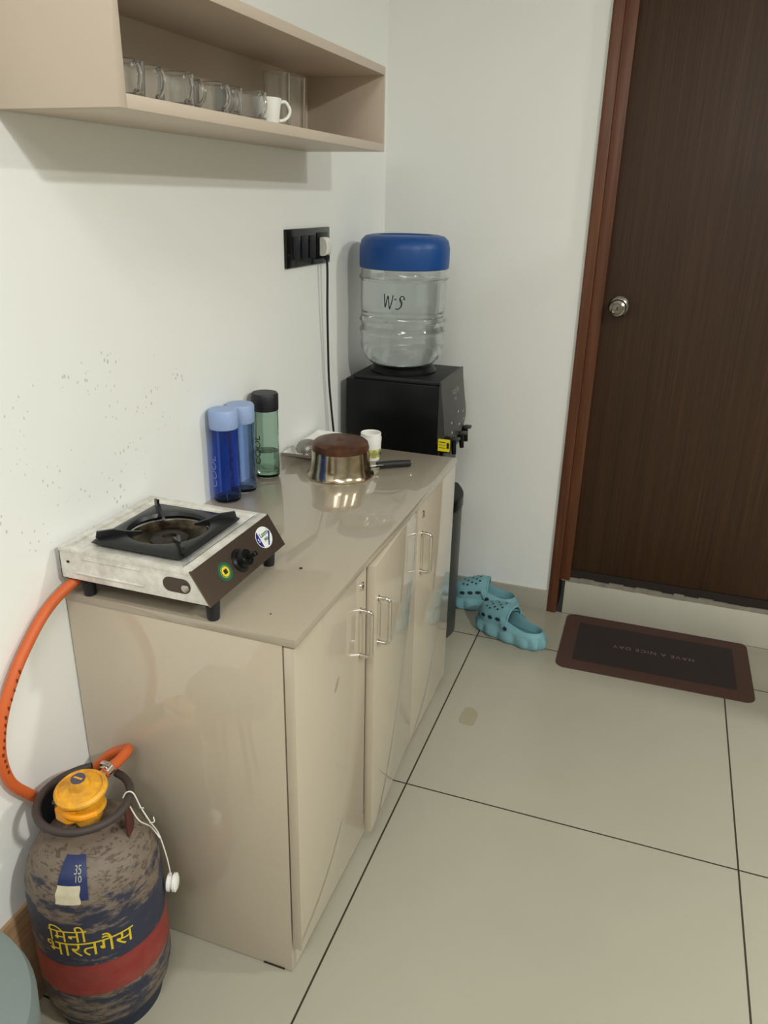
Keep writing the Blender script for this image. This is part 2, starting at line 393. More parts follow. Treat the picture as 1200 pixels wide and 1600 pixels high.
# front fascia leaning outwards towards the taps
def fascia(u,v):
    y=Y0-.001+(Y1-Y0+.002)*u; z=.899-.19*v-.008*math.sin(PI*u)*v
    x=.330+.018*math.sin(min(1,v*1.0)*PI*.5)**1.5+.014*math.sin(PI*u)*(.4+.6*v)+(.012 if v>.98 else 0)*0
    return (x,y,z+ (0.03*(u) if v>.5 else 0)*(v-.5)*2)
f1=MB().grid(fascia,14,14)
f1.grid(lambda u,v:(.325,fascia(u,v)[1],fascia(u,v)[2]),14,14)
for ed in ((lambda a:(a,0)),(lambda a:(a,1)),(lambda a:(0,a)),(lambda a:(1,a))):
    f1.grid(lambda a,b,ed=ed:(fascia(*ed(a)) if b>.5 else (.325,)+tuple(fascia(*ed(a)))[1:]),14,2)
part(f1,'front_fascia',M['grey_plastic'],wd,angle=50)
part(MB().box((.05,Y0+.006,.50),(.322,Y1-.002,.66)).box((.322,Y0+.02,.655),(.34,Y1-.03,.70),.004),'recess',M['black'],wd)
def lowf(z,off=0):
    pts=[(.035,Y0),(.330,Y0)]
    for k in range(13):
        u=k/12; pts.append((.340+off+.045*math.sin(PI*u),Y0+.006+(Y1-Y0-.012)*u))
    pts+=[(.330,Y1),(.035,Y1)]
    return pts
part(MB().prism(lowf(0,-.004),'z',0,.46),'lower_housing',M['grey_plastic'],wd,angle=30,bevel=.003)
part(MB().prism(lowf(0,-.001),'z',.463,.505),'drip_tray',M['black'],wd,angle=30,bevel=.004)
part(MB().lathe([(0,0),(.103,0),(.103,.006),(.098,.012),(.094,.020),(.088,.024),(0,.024)],48,T(.172,1.355,.899)),'jar_seat',M['black'],wd)
for y in (1.29,1.365,1.44):
    x0=.345+.014*math.sin(PI*(y-Y0)/(Y1-Y0))
    tp=part(MB().tube([(x0-.02,y,.712),(x0+.012,y,.708)],.011,12).tube([(x0+.008,y,.712),(x0+.012,y,.668)],[.009,.007],12),'tap',M['black'],wd)
    MB().box((x0+.004,y-.012,.712),(x0+.028,y+.012,.721),.004).build('tap_lever',M['grey_plastic'],tp)
lg=mat('silver_print',(170,170,165),.4)
def onf(y,z,lift=.0012):
    v=(.899-z)/.19; u=(y-Y0)/(Y1-Y0); return fascia(max(0,min(1,u)),max(0,min(1,v)))[0]+lift
def ftext(txt,s,yc,zc,name):
    text_mesh(txt,s,lambda a,b,c:(onf(yc+a,zc+b),yc+a,zc+b),name,lg,wd,cuts=1).matrix_parent_inverse=Matrix.Translation(wd.location).inverted()
ftext('VOLTAS',.021,1.362,.842,'maker_lettering'); ftext('Mini',.014,1.348,.824,'maker_lettering')
lampm=mat('indicator_marks',(190,190,185),.4)
for y,z in ((1.29,.765),(1.36,.785),(1.36,.745),(1.43,.77),(1.43,.745),(1.29,.735)):
    x=onf(y,z,.0008); part(MB().box((x-.001,y-.004,z-.003),(x+.0012,y+.004,z+.003),.0008),'indicator_lamp',lampm,wd)
st=part(MB().box((.329,Y0-.0022,.690),(.3655,Y0+.000,.728)),'warning_sticker',mat('yellow_sticker',(232,215,30),.5),wd,smooth=False)
st.matrix_basis=Matrix.Identity(4)
MB().box((.356,Y0-.0027,.700),(.3635,Y0-.0021,.718)).box((.332,Y0-.0027,.717),(.352,Y0-.0021,.7195)).box((.332,Y0-.0027,.709),(.352,Y0-.0021,.7105)).box((.332,Y0-.0027,.700),(.352,Y0-.0021,.7015)).build('sticker_print',M['dark_gap'],st,smooth=False)
# sticker sits on a cheek of the fascia
part(MB().box((.326,Y0-.0005,.685),(.3665,Y0+.012,.735),.001),'fascia_cheek',M['black'],wd)
# ------------------------------------------------------------------ water jar
jar=thing('water_jar','clear plastic water jar with blue cap standing upside down on the black dispenser','water jar',(.172,1.35,.918))
R=.1285
def jprof(off=0,top=.305,ribs=True):
    pts=[(0,.006),(.080,.006),(.100,.012),(.115,.026),(.1245,.046),(R,.066)]
    z=.078
    def rib(z,w=.008,d=.005): return [(R,z-w),(R+d*.6,z-w*.45),(R+d,z),(R+d*.6,z+w*.45),(R,z+w)]
    pts+=[(R-.003,.082),(R-.001,.092)]+rib(.108,.009,.003)+[(R-.003,.124)]+rib(.140,.009,.004)+[(R-.002,.156)]
    pts+=[(R-.001,.17),(R,.20),(R,.235)]+rib(.262,.009,.006)+[(R-.001,.285),(R-.001,.32)]
    return [(max(0,r-off) if r>0 else 0,z+(off if r<.1 else 0)) for r,z in pts if z<=top+1e-6]
o=jprof(0,.33); inn=jprof(.0016,.33)[::-1]
M['jar']=mat('clear_plastic',(252,254,254),.04,0,1,1.38); M['water']=mat('water',(250,253,253),0.0,0,1,1.33)
shell=part(MB().lathe(o+inn,64,T(.168,1.35,.918),closed=False),'jar_body',M['jar'],jar)
wp=[(r,z) for r,z in jprof(.0022,.262)]; wp.append((0,wp[-1][1]))
part(MB().lathe(wp,64,T(.168,1.35,.918)),'water',M['water'],jar)
cp=[(R+.001,.288),(R+.0040,.290),(R+.005,.300),(R+.005,.345),(R,.365),(R-.012,.377),(R-.03,.381),(.085,.381),(.080,.377),(0,.376)]
part(MB().lathe(cp,64,T(.168,1.35,.918)),'blue_cap',mat('blue_plastic',(12,70,138),.4,var=.06,bscale=20),jar)
# handwriting "W-5" in black marker, curved round the jar
ink=mat('marker_ink',(26,28,34),.6)
def jp(a,z): # a: metres along the arc, 0 at the writing's left
    az=math.atan2(-.951,.309)-.44+a/R; return (.168+(R+.0007)*math.cos(az),1.35+(R+.0007)*math.sin(az),z)
wr=MB()
strokes=[[(.0,1.148),(.002,1.120),(.0035,1.112),(.009,1.134),(.0125,1.142),(.0145,1.122),(.017,1.107),(.023,1.126),(.027,1.146)],
 [(.030,1.133),(.0365,1.135)],
 [(.058,1.142),(.051,1.143),(.0465,1.136),(.0475,1.130),(.051,1.122),(.049,1.113),(.042,1.107),(.034,1.108)],[(.058,1.142),(.060,1.134),(.056,1.137)],[(.0475,1.136),(.053,1.126),(.050,1.112)]]
for s in strokes: wr.tube([jp(a,z-.006) for a,z in s],.0015,6,6)
part(wr,'handwriting',ink,jar)
# ------------------------------------------------------------------ three flask bottles by the wall
def bottle(label,x,y,h,capc,bodyc,fill,r=.031,txt='COOL',tcol=(20,25,50)):
    b=thing('water_bottle',label,'bottle',(x,y,H),0,'water bottles against the left wall')
    nm=label.split()[0]
    mg=mat(nm+'_tinted_plastic',bodyc,.05,0,1,1.3)
    ch=.036; bh=h-ch; wl=.0018
    MB().lathe([(0,0),(r-.005,0),(r-.001,.003),(r,.008),(r,bh),(r-wl,bh),(r-wl,.010),(r-.006,.006),(0,.006)],48).build('flask',mg,b)
    MB().lathe([(0,bh-.006),(r+.0003,bh-.006),(r+.0014,bh-.004),(r+.0016,h-.004),(r-.001,h),(0,h)],48).build('cap',mat(nm+'_cap_plastic',capc,.45),b)
    if fill: MB().lathe([(0,.0068),(r-.007,.0068),(r-wl-.0006,.011),(r-wl-.0006,fill),(0,fill)],48).build('liquid',mat(nm+'_liquid',bodyc,.02,0,1,1.33),b)
    fa=math.atan2(-.9643-y,.9245-x)
    az=lambda a:fa-(.5 if nm=='green' else .75)+a/r
    text_mesh(txt,.026,lambda a,bb,c:((r+.0006)*math.cos(az(-bb)),(r+.0006)*math.sin(az(-bb)),bh*.42+a),'lettering',mat(nm+'_print',tcol,.5),b,cuts=1)
    return b
bottle('dark blue plastic bottle with pale blue cap, nearest of the three bottles to the stove',.036,.500,.212,(150,172,214),(146,182,244),0,tcol=(110,130,190))
b2=bottle('middle light blue plastic bottle with pale blue cap between the dark blue and green bottles',.038,.571,.208,(150,170,208),(192,213,250),0,txt='COOL',tcol=(90,115,180))
b3=bottle('green tinted plastic bottle with black cap, half full, farthest of the three bottles',.042,.684,.210,(26,26,32),(214,231,222),.066,tcol=(30,50,50))
# ------------------------------------------------------------------ upturned saucepan
sp=thing('saucepan','steel saucepan with burnt brown base, turned upside down on the worktop','pan',(.205,.765,H))
def dirty(name,c1,c2,rough,metal,sc=30):
    m=mat(name,c1,rough,metal); t=NT(m); n=t.noise(t.coord(),sc,6,.65)
    t.L(t.ramp(n,[(.35,lin(c1)),(.62,lin(c2))]),t.b.inputs['Base Color']); return m
MB().lathe([(.081,.0015),(.0835,.0),(.0845,.0025),(.0815,.006),(.0775,.014),(.0745,.028),(.0718,.060),(.0695,.074),(.0675,.074),(.0698,.058),(.0725,.028),(.0755,.014),(.081,.0015)],64).build('pan_wall',dirty('stained_steel',(205,195,175),(160,140,110),.17,1,14),sp)
MB().lathe([(.0712,.066),(.0718,.072),(.069,.083),(.062,.0885),(.045,.0905),(.012,.0900),(.011,.0912),(.007,.0912),(.006,.0900),(0,.0900)],64).build('pan_base',dirty('burnt_copper',(108,70,48),(74,48,34),.34,.5,18),sp)
hd=MB().box((.071,-.009,.006),(.102,.009,.0095),.0012).box((.071,-.009,.014),(.112,.009,.016),.001).build('handle_bracket',M['steel'],sp)
hh=MB().tube([(.098,0,.0125),(.108,0,.013),(.165,0,.0115),(.188,0,.010)],.0090,12,4).build('handle',M['black_matt'],sp)
MB().tube([(.180,0,.010),(.192,0,.0105),(.1965,.004,.0105),(.202,0,.0105),(.1965,-.004,.0105),(.192,0,.0105)],.0018,8,3).build('hanging_ring',M['chrome'],hh)
sp.rotation_euler=(0,0,.69)
# ------------------------------------------------------------------ printed cup
mc=thing('coffee_cup','small white ceramic cup with diamond pattern band, behind the upturned saucepan','cup',(.234,.905,H),1.25)
MB().lathe([(0,0),(.021,0),(.0235,.002),(.0262,.020),(.0275,.045),(.0285,.062),(.0265,.068),(.0272,.073),(.0262,.0745),(.0245,.072),(.0252,.060),(.0235,.02),(.02,.006),(0,.006)],48).build('bowl',M['ceramic'],mc)
handle_mb(.0265,.066,.003,.013,.80,.34).build('handle',M['ceramic'],mc)
bd=MB(); bk=MB()
def cyl_r(z): return .0238+.0024*min(1,z/.02)+(.0013*(z-.02)/.025 if z>.02 else 0)
bd.lathe([(cyl_r(.010)+.0004,.010),(cyl_r(.021)+.0004,.021),(cyl_r(.033)+.0004,.033)],48)
for k in range(9):
    a0=2*PI*k/9
    for s,(h0,h1) in ((1,(.0,.0)),):
        for q in range(4):
            pts=[(0,.0325),(.30,.0215),(0,.0105),(-.30,.0215),(0,.0325)]
            sc=1 if q<2 else .5
            P_=[(a0+p[0]*sc,(.0215+(p[1]-.0215)*sc)) for p in pts]
        for sc in (1,.55,.18):
            bk.tube([((cyl_r(.0215+(p[1]-.0215)*sc)+.0007)*math.cos(a0+p[0]*sc),(cyl_r(.0215+(p[1]-.0215)*sc)+.0007)*math.sin(a0+p[0]*sc),.0215+(p[1]-.0215)*sc) for p in pts],.0006,5,3)
ba=bd.build('pattern_band',mat('pale_yellow_print',(214,208,120),.35),mc); bk.build('diamond_pattern',mat('navy_print',(40,50,62),.4),ba)
# ------------------------------------------------------------------ white tray and strainer
tr=thing('serving_tray','thin white tray with a turned-up edge lying by the wall behind the saucepan','tray',(.075,.95,H))
def trf(u,v):
    x=.010+.115*u; y=.830+.235*v; e=min(u,1-u)*.115; g=min(v,1-v)*.235; d_=min(e,g)
    return (x-.075,y-.95,.003+.010*max(0,1-d_/.014)**1.6)
tm=MB().grid(trf,28,40); 
tm.grid(lambda u,v:Vector(trf(u,v))-Vector((0,0,.0025)),28,40)
tm.build('tray',M['white_plastic'],tr,angle=60)
sr=thing('tea_strainer','steel mesh tea strainer lying dome up on the white tray','strainer',(.064,.876,H+.004))
def mesh_mat():
    m=mat('wire_mesh',(150,148,140),.4,.9); t=NT(m); v=t.coord(scale=(1,1,1))
    X=t.xyz()
    a=t.math('SINE',t.math('MULTIPLY',X[0],2600)); b=t.math('SINE',t.math('MULTIPLY',X[1],2600))
    k=t.math('GREATER_THAN',t.math('MAXIMUM',a,b),.2); t.L(t.mix(k,lin((82,80,74)),lin((178,174,164))),t.b.inputs['Base Color']); return m
MB().lathe([(.0335,.006),(.033,.014),(.030,.023),(.024,.031),(.014,.036),(0,.0375)],40).build('mesh_dome',mesh_mat(),sr)
MB().lathe([(.033,.0),(.0375,.0),(.038,.003),(.0355,.009),(.0335,.0095),(.0325,.004),(.033,0)],40).build('rim',M['chrome'],sr)
MB().box((.034,-.007,.001),(.060,.007,.010),.003).build('handle',M['black_matt'],sr)
sr.rotation_euler=(0,0,-.75)
# ------------------------------------------------------------------ gas stove
sv=thing('gas_stove','single-burner steel gas stove with black pan support on the near end of the worktop','stove',(.16,.12,H))
def sp_(mb,name,m,par=None,**k):
    o=mb.build(name,m,par or sv,**k)
    if par is None: o.matrix_parent_inverse=Matrix.Translation(sv.location).inverted()
    return o
zt,zb=H+.091,H+.036
M['stove']=dirty('worn_stainless_sheet',(236,234,228),(205,200,190),.33,.45,34)
def stv():
    m=M['stove'];t=NT(m); t.b.inputs['Metallic'].default_value=.4
stv()
ya,yb=-.012,.252
prof=[(.013,zb),(.013,zt),(.268,zt),(.302,zb)]
sk=MB()
# near and far side skirts, back, as sheet metal
for y in (ya,yb-.0015):
    sk.prism(prof,'y',y,y+.0015)
sk.box((.013,ya,zb),(.0145,yb,zt)).box((.013,ya,zb),(.30,ya+.008,zb+.0012))
sp_(sk,'side_skirt',M['stove'],smooth=False)
# top plate: rolled edge + sunken field
tp=MB()
rx0,rx1,ry0,ry1=.012,.270,ya-.001,yb+.001
def ring(x0,x1,y0,y1,z,r,n=6):
    out=[]
    for cx,cy,a in ((x1-r,y1-r,0),(x0+r,y1-r,PI/2),(x0+r,y0+r,PI),(x1-r,y0+r,3*PI/2)):
        for k in range(n): q=a+PI/2*k/(n-1); out.append(Vector((cx+r*math.cos(q),cy+r*math.sin(q),z)))
    return out
cx,cy=.148,.112
rs=[ring(rx0,rx1,ry0,ry1,zt-.004,.002),ring(rx0,rx1,ry0,ry1,zt+.001,.002),ring(rx0+.012,rx1-.012,ry0+.012,ry1-.012,zt+.001,.008),ring(rx0+.016,rx1-.016,ry0+.016,ry1-.016,zt-.002,.010)]
n=24
circ=lambda r,z:[Vector((cx+r*math.cos(PI/4*0+2*PI*(k-0)/n+2*PI/n*.5*0),cy+r*math.sin(2*PI*k/n),z)) for k in range(n)]
# match ordering: ring starts at angle 0 of corner (+,+); circle starts at 0
rs+= [ [Vector((cx+.078*math.cos(q),cy+.078*math.sin(q),zt-.002)) for q in [PI/4+ (k-2.5)*2*PI/24 for k in range(24)]],
       [Vector((cx+.072*math.cos(q),cy+.072*math.sin(q),zt-.006)) for q in [PI/4+ (k-2.5)*2*PI/24 for k in range(24)]],
       [Vector((cx+.060*math.cos(q),cy+.060*math.sin(q),zt-.016)) for q in [PI/4+ (k-2.5)*2*PI/24 for k in range(24)]],
       [Vector((cx+.028*math.cos(q),cy+.028*math.sin(q),zt-.018)) for q in [PI/4+ (k-2.5)*2*PI/24 for k in range(24)]]]
vs=[v for r_ in rs for v in r_]; fs=[]
for i in range(len(rs)-1):
    for k in range(24): fs.append([i*24+k,i*24+(k+1)%24,(i+1)*24+(k+1)%24,(i+1)*24+k])
fs.append([ (len(rs)-1)*24+k for k in range(24)])
tp.add(vs,fs)
top=sp_(tp,'top_plate',M['stove'],angle=25)
bowl=dirty('sooty_drip_bowl',(96,86,68),(44,38,30),.25,.85,35)
MB().lathe([(.0705,-.0035),(.066,-.010),(.056,-.0145),(.030,-.0165),(.029,-.016)],48,T(cx,cy,zt)).build('drip_bowl',bowl,top)
bu=dirty('sooty_burner',(66,60,50),(34,31,28),.5,.6,40)
br=sp_(MB().lathe([(.0,-.022),(.030,-.020),(.034,-.016),(.034,-.010),(.030,-.007),(.0125,-.006),(.0115,-.012),(.0,-.012)],40,T(cx,cy,zt)),'burner',bu)
MB().lathe([(0,-.0115),(.0112,-.0115),(0,-.011)],24,T(cx,cy,zt)).build('burner_hole',M['dark_gap'],br)
# pan support: square black plate with a round opening, sunken rim, four fins
iron=mat('black_enamel',(20,21,24),.36,bump=.25,bscale=120)
gx,gy,gw=.146,.114,.092
sq=lambda hx,z,bow=0:[Vector((gx+(hx-bow*math.cos(2*(q-PI/4))**2*0)*max(-1,min(1,1.38*math.cos(q))),gy+(hx+.006)*max(-1,min(1,1.38*math.sin(q))),z)) for q in [2*PI*k/64 for k in range(64)]]
ci=lambda r,z:[Vector((cx+r*math.cos(2*PI*k/64),cy+r*math.sin(2*PI*k/64),z)) for k in range(64)]
zg=zt+.009
gr=[sq(gw-.004,zt+.001),sq(gw,zt+.004),sq(gw-.006,zg),ci(.078,zg+.002),ci(.072,zg+.001),ci(.069,zg-.005),ci(.071,zt-.001),ci(.075,zg-.004),sq(gw-.008,zg-.004),sq(gw-.004,zt+.001)]
G=MB(); vs=[v for r_ in gr for v in r_]; fs=[]
for i in range(len(gr)-1):
    for k in range(64): fs.append([i*64+k,i*64+(k+1)%64,(i+1)*64+(k+1)%64,(i+1)*64+k])
G.add(vs,fs)
ps=sp_(G,'pan_support',iron,angle=40)
for k in range(4):
    a=PI/4+PI/2*k
    m=T(cx,cy,zg)@Matrix.Rotation(a,4,'Z')
    F=MB().prism([(.108,-.006),(.1225,.002),(.120,.013),(.092,.013),(.070,.006),(.047,.002),(.045,-.002),(.066,-.006)],'y',-.0025,.0025,m)
    if k in(1,3): F.prism([(.098,.009),(.090,.022),(.094,.009)],'y',-.0022,.0022,m)
    F.build('support_fin',iron,ps,smooth=False)
# raised bright lip along the panel and the dark seam behind it
sp_(MB().box((.252,ya+.002,zt-.001),(.270,yb-.002,zt+.0028),.0012),'front_lip',M['stove'])
sp_(MB().box((.2498,ya+.020,zt-.001),(.2522,yb-.016,zt+.0014)),'lip_seam',M['dark_gap'],smooth=False)
# sloping front panel
fd=Vector((.302-.268,0,zb-zt)).normalized(); fn=Vector((-fd.z,0,fd.x)); 
if fn.x<0: fn=-fn
def fpt(y,s,off=0): return Vector((.268,y,zt))+fd*s+fn*off
fp=MB(); 
v8=[fpt(ya-.001,-.001,0),fpt(yb+.001,-.001,0),fpt(yb+.001,.066,0),fpt(ya-.001,.066,0)]
v8+= [p+fn*.0022 for p in v8]
fp.add(v8,[[0,1,2,3],[4,5,6,7],[0,1,5,4],[1,2,6,5],[2,3,7,6],[3,0,4,7]])
M['fascia']=mat('brown_grey_metal_panel',(120,104,92),.24,.8,var=.05,bscale=30)
FP=sp_(fp,'control_panel',M['fascia'],smooth=False)
Rf=Matrix((( fd.x,0,fn.x,0),(0,1,0,0),(fd.z,0,fn.z,0),(0,0,0,1)))
mk=Matrix.Translation(fpt(.112,.036,.0022))@Rf
kb=MB().lathe([(0,0),(.0215,0),(.0215,.002),(.0165,.005),(.016,.014),(.0145,.018),(0,.0185)],36,mk).build('knob',M['black'],FP)
MB().box((-.0045,-.005,.012),(.0045,.005,.038),.002,2,mk).box((-.0045,-.015,.012),(.0045,.015,.019),.002,2,mk).build('knob_grip',M['black'],kb)
# oval maker's sticker and round mark
def disc(y,s,ry,rs_,name,m,off,n=32,a0=0,a1=2*PI,par=None):
    pts=[fpt(y+ry*math.cos(a0+(a1-a0)*k/n),s+rs_*math.sin(a0+(a1-a0)*k/n),off) for k in range(n+1)]
    return MB().add(pts,[list(range(n+1))]).build(name,m,par or FP,smooth=False)
w_=mat('sticker_white',(226,226,222),.35); nv=mat('sticker_blue',(30,36,120),.35); gn=mat('sticker_green',(34,92,66),.35); yl=mat('sticker_yellow',(222,200,50),.35)
s1=disc(.205,.030,.026,.020,'maker_sticker',w_,.0026)
disc(.205,.030,.0245,.0187,'sticker_blue_side',nv,.0029,24,PI-1.0,PI+1.0,s1)
sk2=MB()
sk2.add([fpt(.205,.047,.0029),fpt(.209,.0475,.0029),fpt(.2285,.028,.0029),fpt(.2275,.023,.0029)],[[0,1,2,3]])
sk2.build('sticker_stripe',nv,s1,smooth=False)
def panel_text(txt,size,yc,sc,m,name,par,off=.003,rot=0):
    ca,sa=math.cos(rot),math.sin(rot)
    return text_mesh(txt,size,lambda a,b,c:fpt(yc+a*ca-b*sa,sc-(a*sa+b*ca),off),name,m,par,bold=.0002)
panel_text('Laxmi',.0125,.2095,.028,gn,'maker_lettering',s1); panel_text('gas',.011,.209,.0375,gn,'maker_lettering',s1)
panel_text('S',.010,.186,.033,w_,'maker_lettering',s1,.0034)
s2=disc(.062,.035,.019,.0165,'round_mark',gn,.0026)
for nm,r_,m_,o_ in (('mark_ring',.0125,yl,.0029),('mark_disc',.0118,gn,.0031),('mark_centre',.0100,yl,.0033)):
    disc(.062,.035,r_,r_*.87,nm,m_,o_,par=s2)
MB().add([fpt(.057,.031,.0036),fpt(.067,.031,.0036),fpt(.067,.039,.0036),fpt(.057,.039,.0036)],[[0,1,2,3]]).build('mark_emblem',M['dark_gap'],s2,smooth=False)
# side details: oval hole, pressed ribs, slot
def sidepoly(pts,name,m,off): return sp_(MB().add([Vector((x,ya-off,z)) for x,z in pts],[list(range(len(pts)))]),name,m,smooth=False)
def stad(x,z,hx,r,n=10):
    return [(x+hx+r*math.sin(PI*k/n),z+r*math.cos(PI*k/n)) for k in range(n+1)]+[(x-hx-r*math.sin(PI*k/n),z-r*math.cos(PI*k/n)) for k in range(n+1)]
sidepoly(stad(.243,H+.064,.013,.013),'side_opening',mat('dark_interior',(74,60,50),.6),.0006)
MB().lathe([(0,0),(.007,0),(.0065,.003),(0,.0045)],20,T(.260-.16,ya-.001-.12,H+.062-H)@Matrix.Rotation(PI/2,4,'X')).build('valve_screw',M['steel'],sv)
sp_(MB().tube([(.045,ya-.0002,H+.050),(.14,ya-.0002,H+.050),(.18,ya-.0002,H+.050)],.0022,8).tube([(.060,ya-.0002,H+.078),(.175,ya-.0002,H+.078)],.0016,8),'pressed_rib',M['stove'])
sidepoly(stad(.030,H+.068,.0008,.0024),'vent_slot',M['dark_gap'],.0006)
for i,(x,y) in enumerate(((.300,.012),(.050,.008),(.290,.228),(.05,.228))):
    sp_(MB().lathe([(0,0),(.0095,0),(.0105,.003),(.0125,.036),(0,.036)],20,T(x-.008 if i in(0,2) else x,y,H)),'rubber_foot',M['black_matt'])
# ------------------------------------------------------------------ gas cylinder
CX,CY=.1185,-.148; CR=.1125
gc=thing('gas_cylinder','small grimy navy gas cylinder with a red band on the floor by the cabinet end','gas cylinder',(CX,CY,0),0)
def cyl_mat():
    m=mat('cylinder_paint',(40,44,60),.6); t=NT(m); X=t.xyz(); v=t.coord(scale=(1,1,3.2)); z=X[2]
    n=t.noise(v,13,8,.68); n2=t.noise(t.coord(),38,5,.6)
    navy=t.mix(n2,lin((34,36,52)),lin((52,56,74))); mud=t.mix(n2,lin((92,80,70)),lin((128,114,100)))
    # more dirt on the shoulder, less where the lettering is
    k=t.new('ShaderNodeValToRGB'); e=k.color_ramp.elements
    for p,vv in ((.0,.50),(.10,.56),(.42,.50),(.55,.58),(.66,.50),(.80,.34),(1,.25)):
        pass
    while len(e)<7: e.new(.5)
    for q,(p,vv) in zip(e,((.0,.56),(.12,.49),(.48,.52),(.60,.61),(.74,.55),(.86,.42),(1,.34))): q.position=p; q.color=(vv,vv,vv,1)
    t.L(t.math('DIVIDE',z,.40),k.inputs[0])
    d=t.math('SMOOTHSTEP' if False else 'SUBTRACT',t.math('ADD',t.math('MULTIPLY',n,.85),t.math('MULTIPLY',n2,.15)),k.outputs[0])
    d=t.math('MULTIPLY',d,14); n_=t.new('ShaderNodeClamp'); t.L(t.math('ADD',d,.5),n_.inputs[0])
    mud=t.mix(t.math('GREATER_THAN',t.noise(v,60,4,.7),.56),mud,lin((84,70,60)))
    body=t.mix(n_.outputs[0],navy,mud)
    red=t.mix(n2,lin((118,34,30)),lin((150,58,50)))
    wz=t.math('ADD',z,t.math('MULTIPLY',t.math('SUBTRACT',n,.5),.006))
    band=t.math('MULTIPLY',t.math('GREATER_THAN',wz,.131),t.math('LESS_THAN',wz,.201))
    redm=t.mix(t.math('MULTIPLY',n_.outputs[0],.12),red,mud)
    t.L(t.mix(band,body,redm),t.b.inputs['Base Color']); t.bump(n,.35,.002)
    return m
bp_=[(0,.016),(.060,.018),(.092,.030),(.106,.052),(CR,.085),(CR,.20),(CR,.295),(.1105,.322),(.103,.349),(.089,.373),(.068,.390),(.040,.399),(.020,.402),(0,.403)]
body=MB().lathe(bp_,72).build('body',cyl_mat(),gc,angle=60)
MB().lathe([(.088,0),(.0905,0),(.0935,.030),(.0905,.032),(.088,0)],64).build('foot_ring',mat('navy_foot',(30,34,52),.6,var=.15),gc)
rust=mat('rusty_dark_metal',(62,52,48),.6,var=.3,bump=.3)
# C shaped carrying ring open at the back, with two plates down to the shoulder
RR,RZ=.0745,.452; ring_pts=[]
for k in range(41):
    a=math.radians(118)+math.radians(330)*k/40*.985; ring_pts.append((RR*math.cos(a),RR*math.sin(a),RZ+(.008*math.exp(-k/4))))
cr=MB().tube(ring_pts,.0068,12).build('carrying_ring',rust,gc)
def plate(a0,a1,z0,z1,r,m,name,th=.003):
    return MB().lathe([(r,z0),(r,z1),(r+th,z1),(r+th,z0)],14,None,True,math.radians(a0),math.radians(a1)).build(name,m,gc)
lp=plate(120,205,.384,.452,.0715,mat('navy_collar_plate',(24,30,46),.5,var=.2),'collar_plate')
plate(8,38,.382,.452,.0715,mat('dark_red_strut',(84,40,34),.6,var=.25),'collar_strut')
white_stencil=mat('faded_white_paint',(170,165,150),.7)
def inner(txt,size,adeg,z,name,r=.071,m=white_stencil,par=None,sgn=1):
    text_mesh(txt,size,lambda a,b,c:(r*math.cos(math.radians(adeg)-sgn*a/r),r*math.sin(math.radians(adeg)-sgn*a/r),z+b),name,m,par or gc,cuts=1)
inner('9.8',.026,168,.408,'stencil_numbers'); inner('1',.028,160,.380,'stencil_numbers')
# valve
MB().lathe([(0,.398),(.018,.398),(.018,.404),(.013,.406),(.012,.411),(0,.4115)],24).build('valve',mat('brass_valve',(96,80,52),.45,.8),gc)
# painted lettering wrapped round the body
FA=math.atan2(-.9643-CY,.9245-CX)
yp=mat('yellow_paint',(214,184,40),.6,var=.12)
def wrap(txt,size,a_off,z,r,name,m,bold=0,slope=0,spacing=1):
    text_mesh(txt,size,lambda a,b,c:((r)*math.cos(FA+(a+a_off)/CR),(r)*math.sin(FA+(a+a_off)/CR),z+b+slope*a),name,m,gc,bold=bold,cuts=2,spacing=spacing)
wrap('\u092d\u093e\u0930\u0924\u0917\u0948\u0938',.046,-.028,.2265,CR+.0008,'painted_lettering',yp,slope=.0)
wrap('\u093f\u092e\u0928\u0940',.039,-.060,.2575,CR+.0008,'painted_lettering',yp)
# navy label with a torn white sticker on the shoulder
def shoulder(z):
    for (r0,z0),(r1,z1) in zip(bp_[5:],bp_[6:]):
        if z0<=z<=z1: return r0+(r1-r0)*(z-z0)/(z1-z0) if z1>z0 else r0
    return .05
def patch(a_c,wa,za,zb_,m,name,off=.0012,wob=0):
    fn_=lambda u,v:((shoulder(za+(zb_-za)*v)+off)*math.cos(FA+a_c+wa*(u-.5)+wob*math.sin(9*v)),(shoulder(za+(zb_-za)*v)+off)*math.sin(FA+a_c+wa*(u-.5)+wob*math.sin(9*v)),za+(zb_-za)*v+off*.6)
    return MB().grid(fn_,10,12).build(name,m,gc)
patch(-.40,.50,.340,.3925,mat('navy_label',(32,44,88),.5,var=.12),'navy_label')
patch(-.46,.38,.334,.362,mat('torn_paper_label',(196,186,160),.8,var=.3,bscale=120),'torn_paper_label',.0018,.008)
def shtext(txt,size,ac,z,name):
    text_mesh(txt,size,lambda a,b,c:((shoulder(z+b)+.002)*math.cos(FA+ac+a/.09),(shoulder(z+b)+.002)*math.sin(FA+ac+a/.09),z+b+.0014),name,white_stencil,gc,cuts=1)
shtext('35',.013,-.31,.376,'label_numbers'); shtext('10',.012,-.30,.3665,'label_numbers')
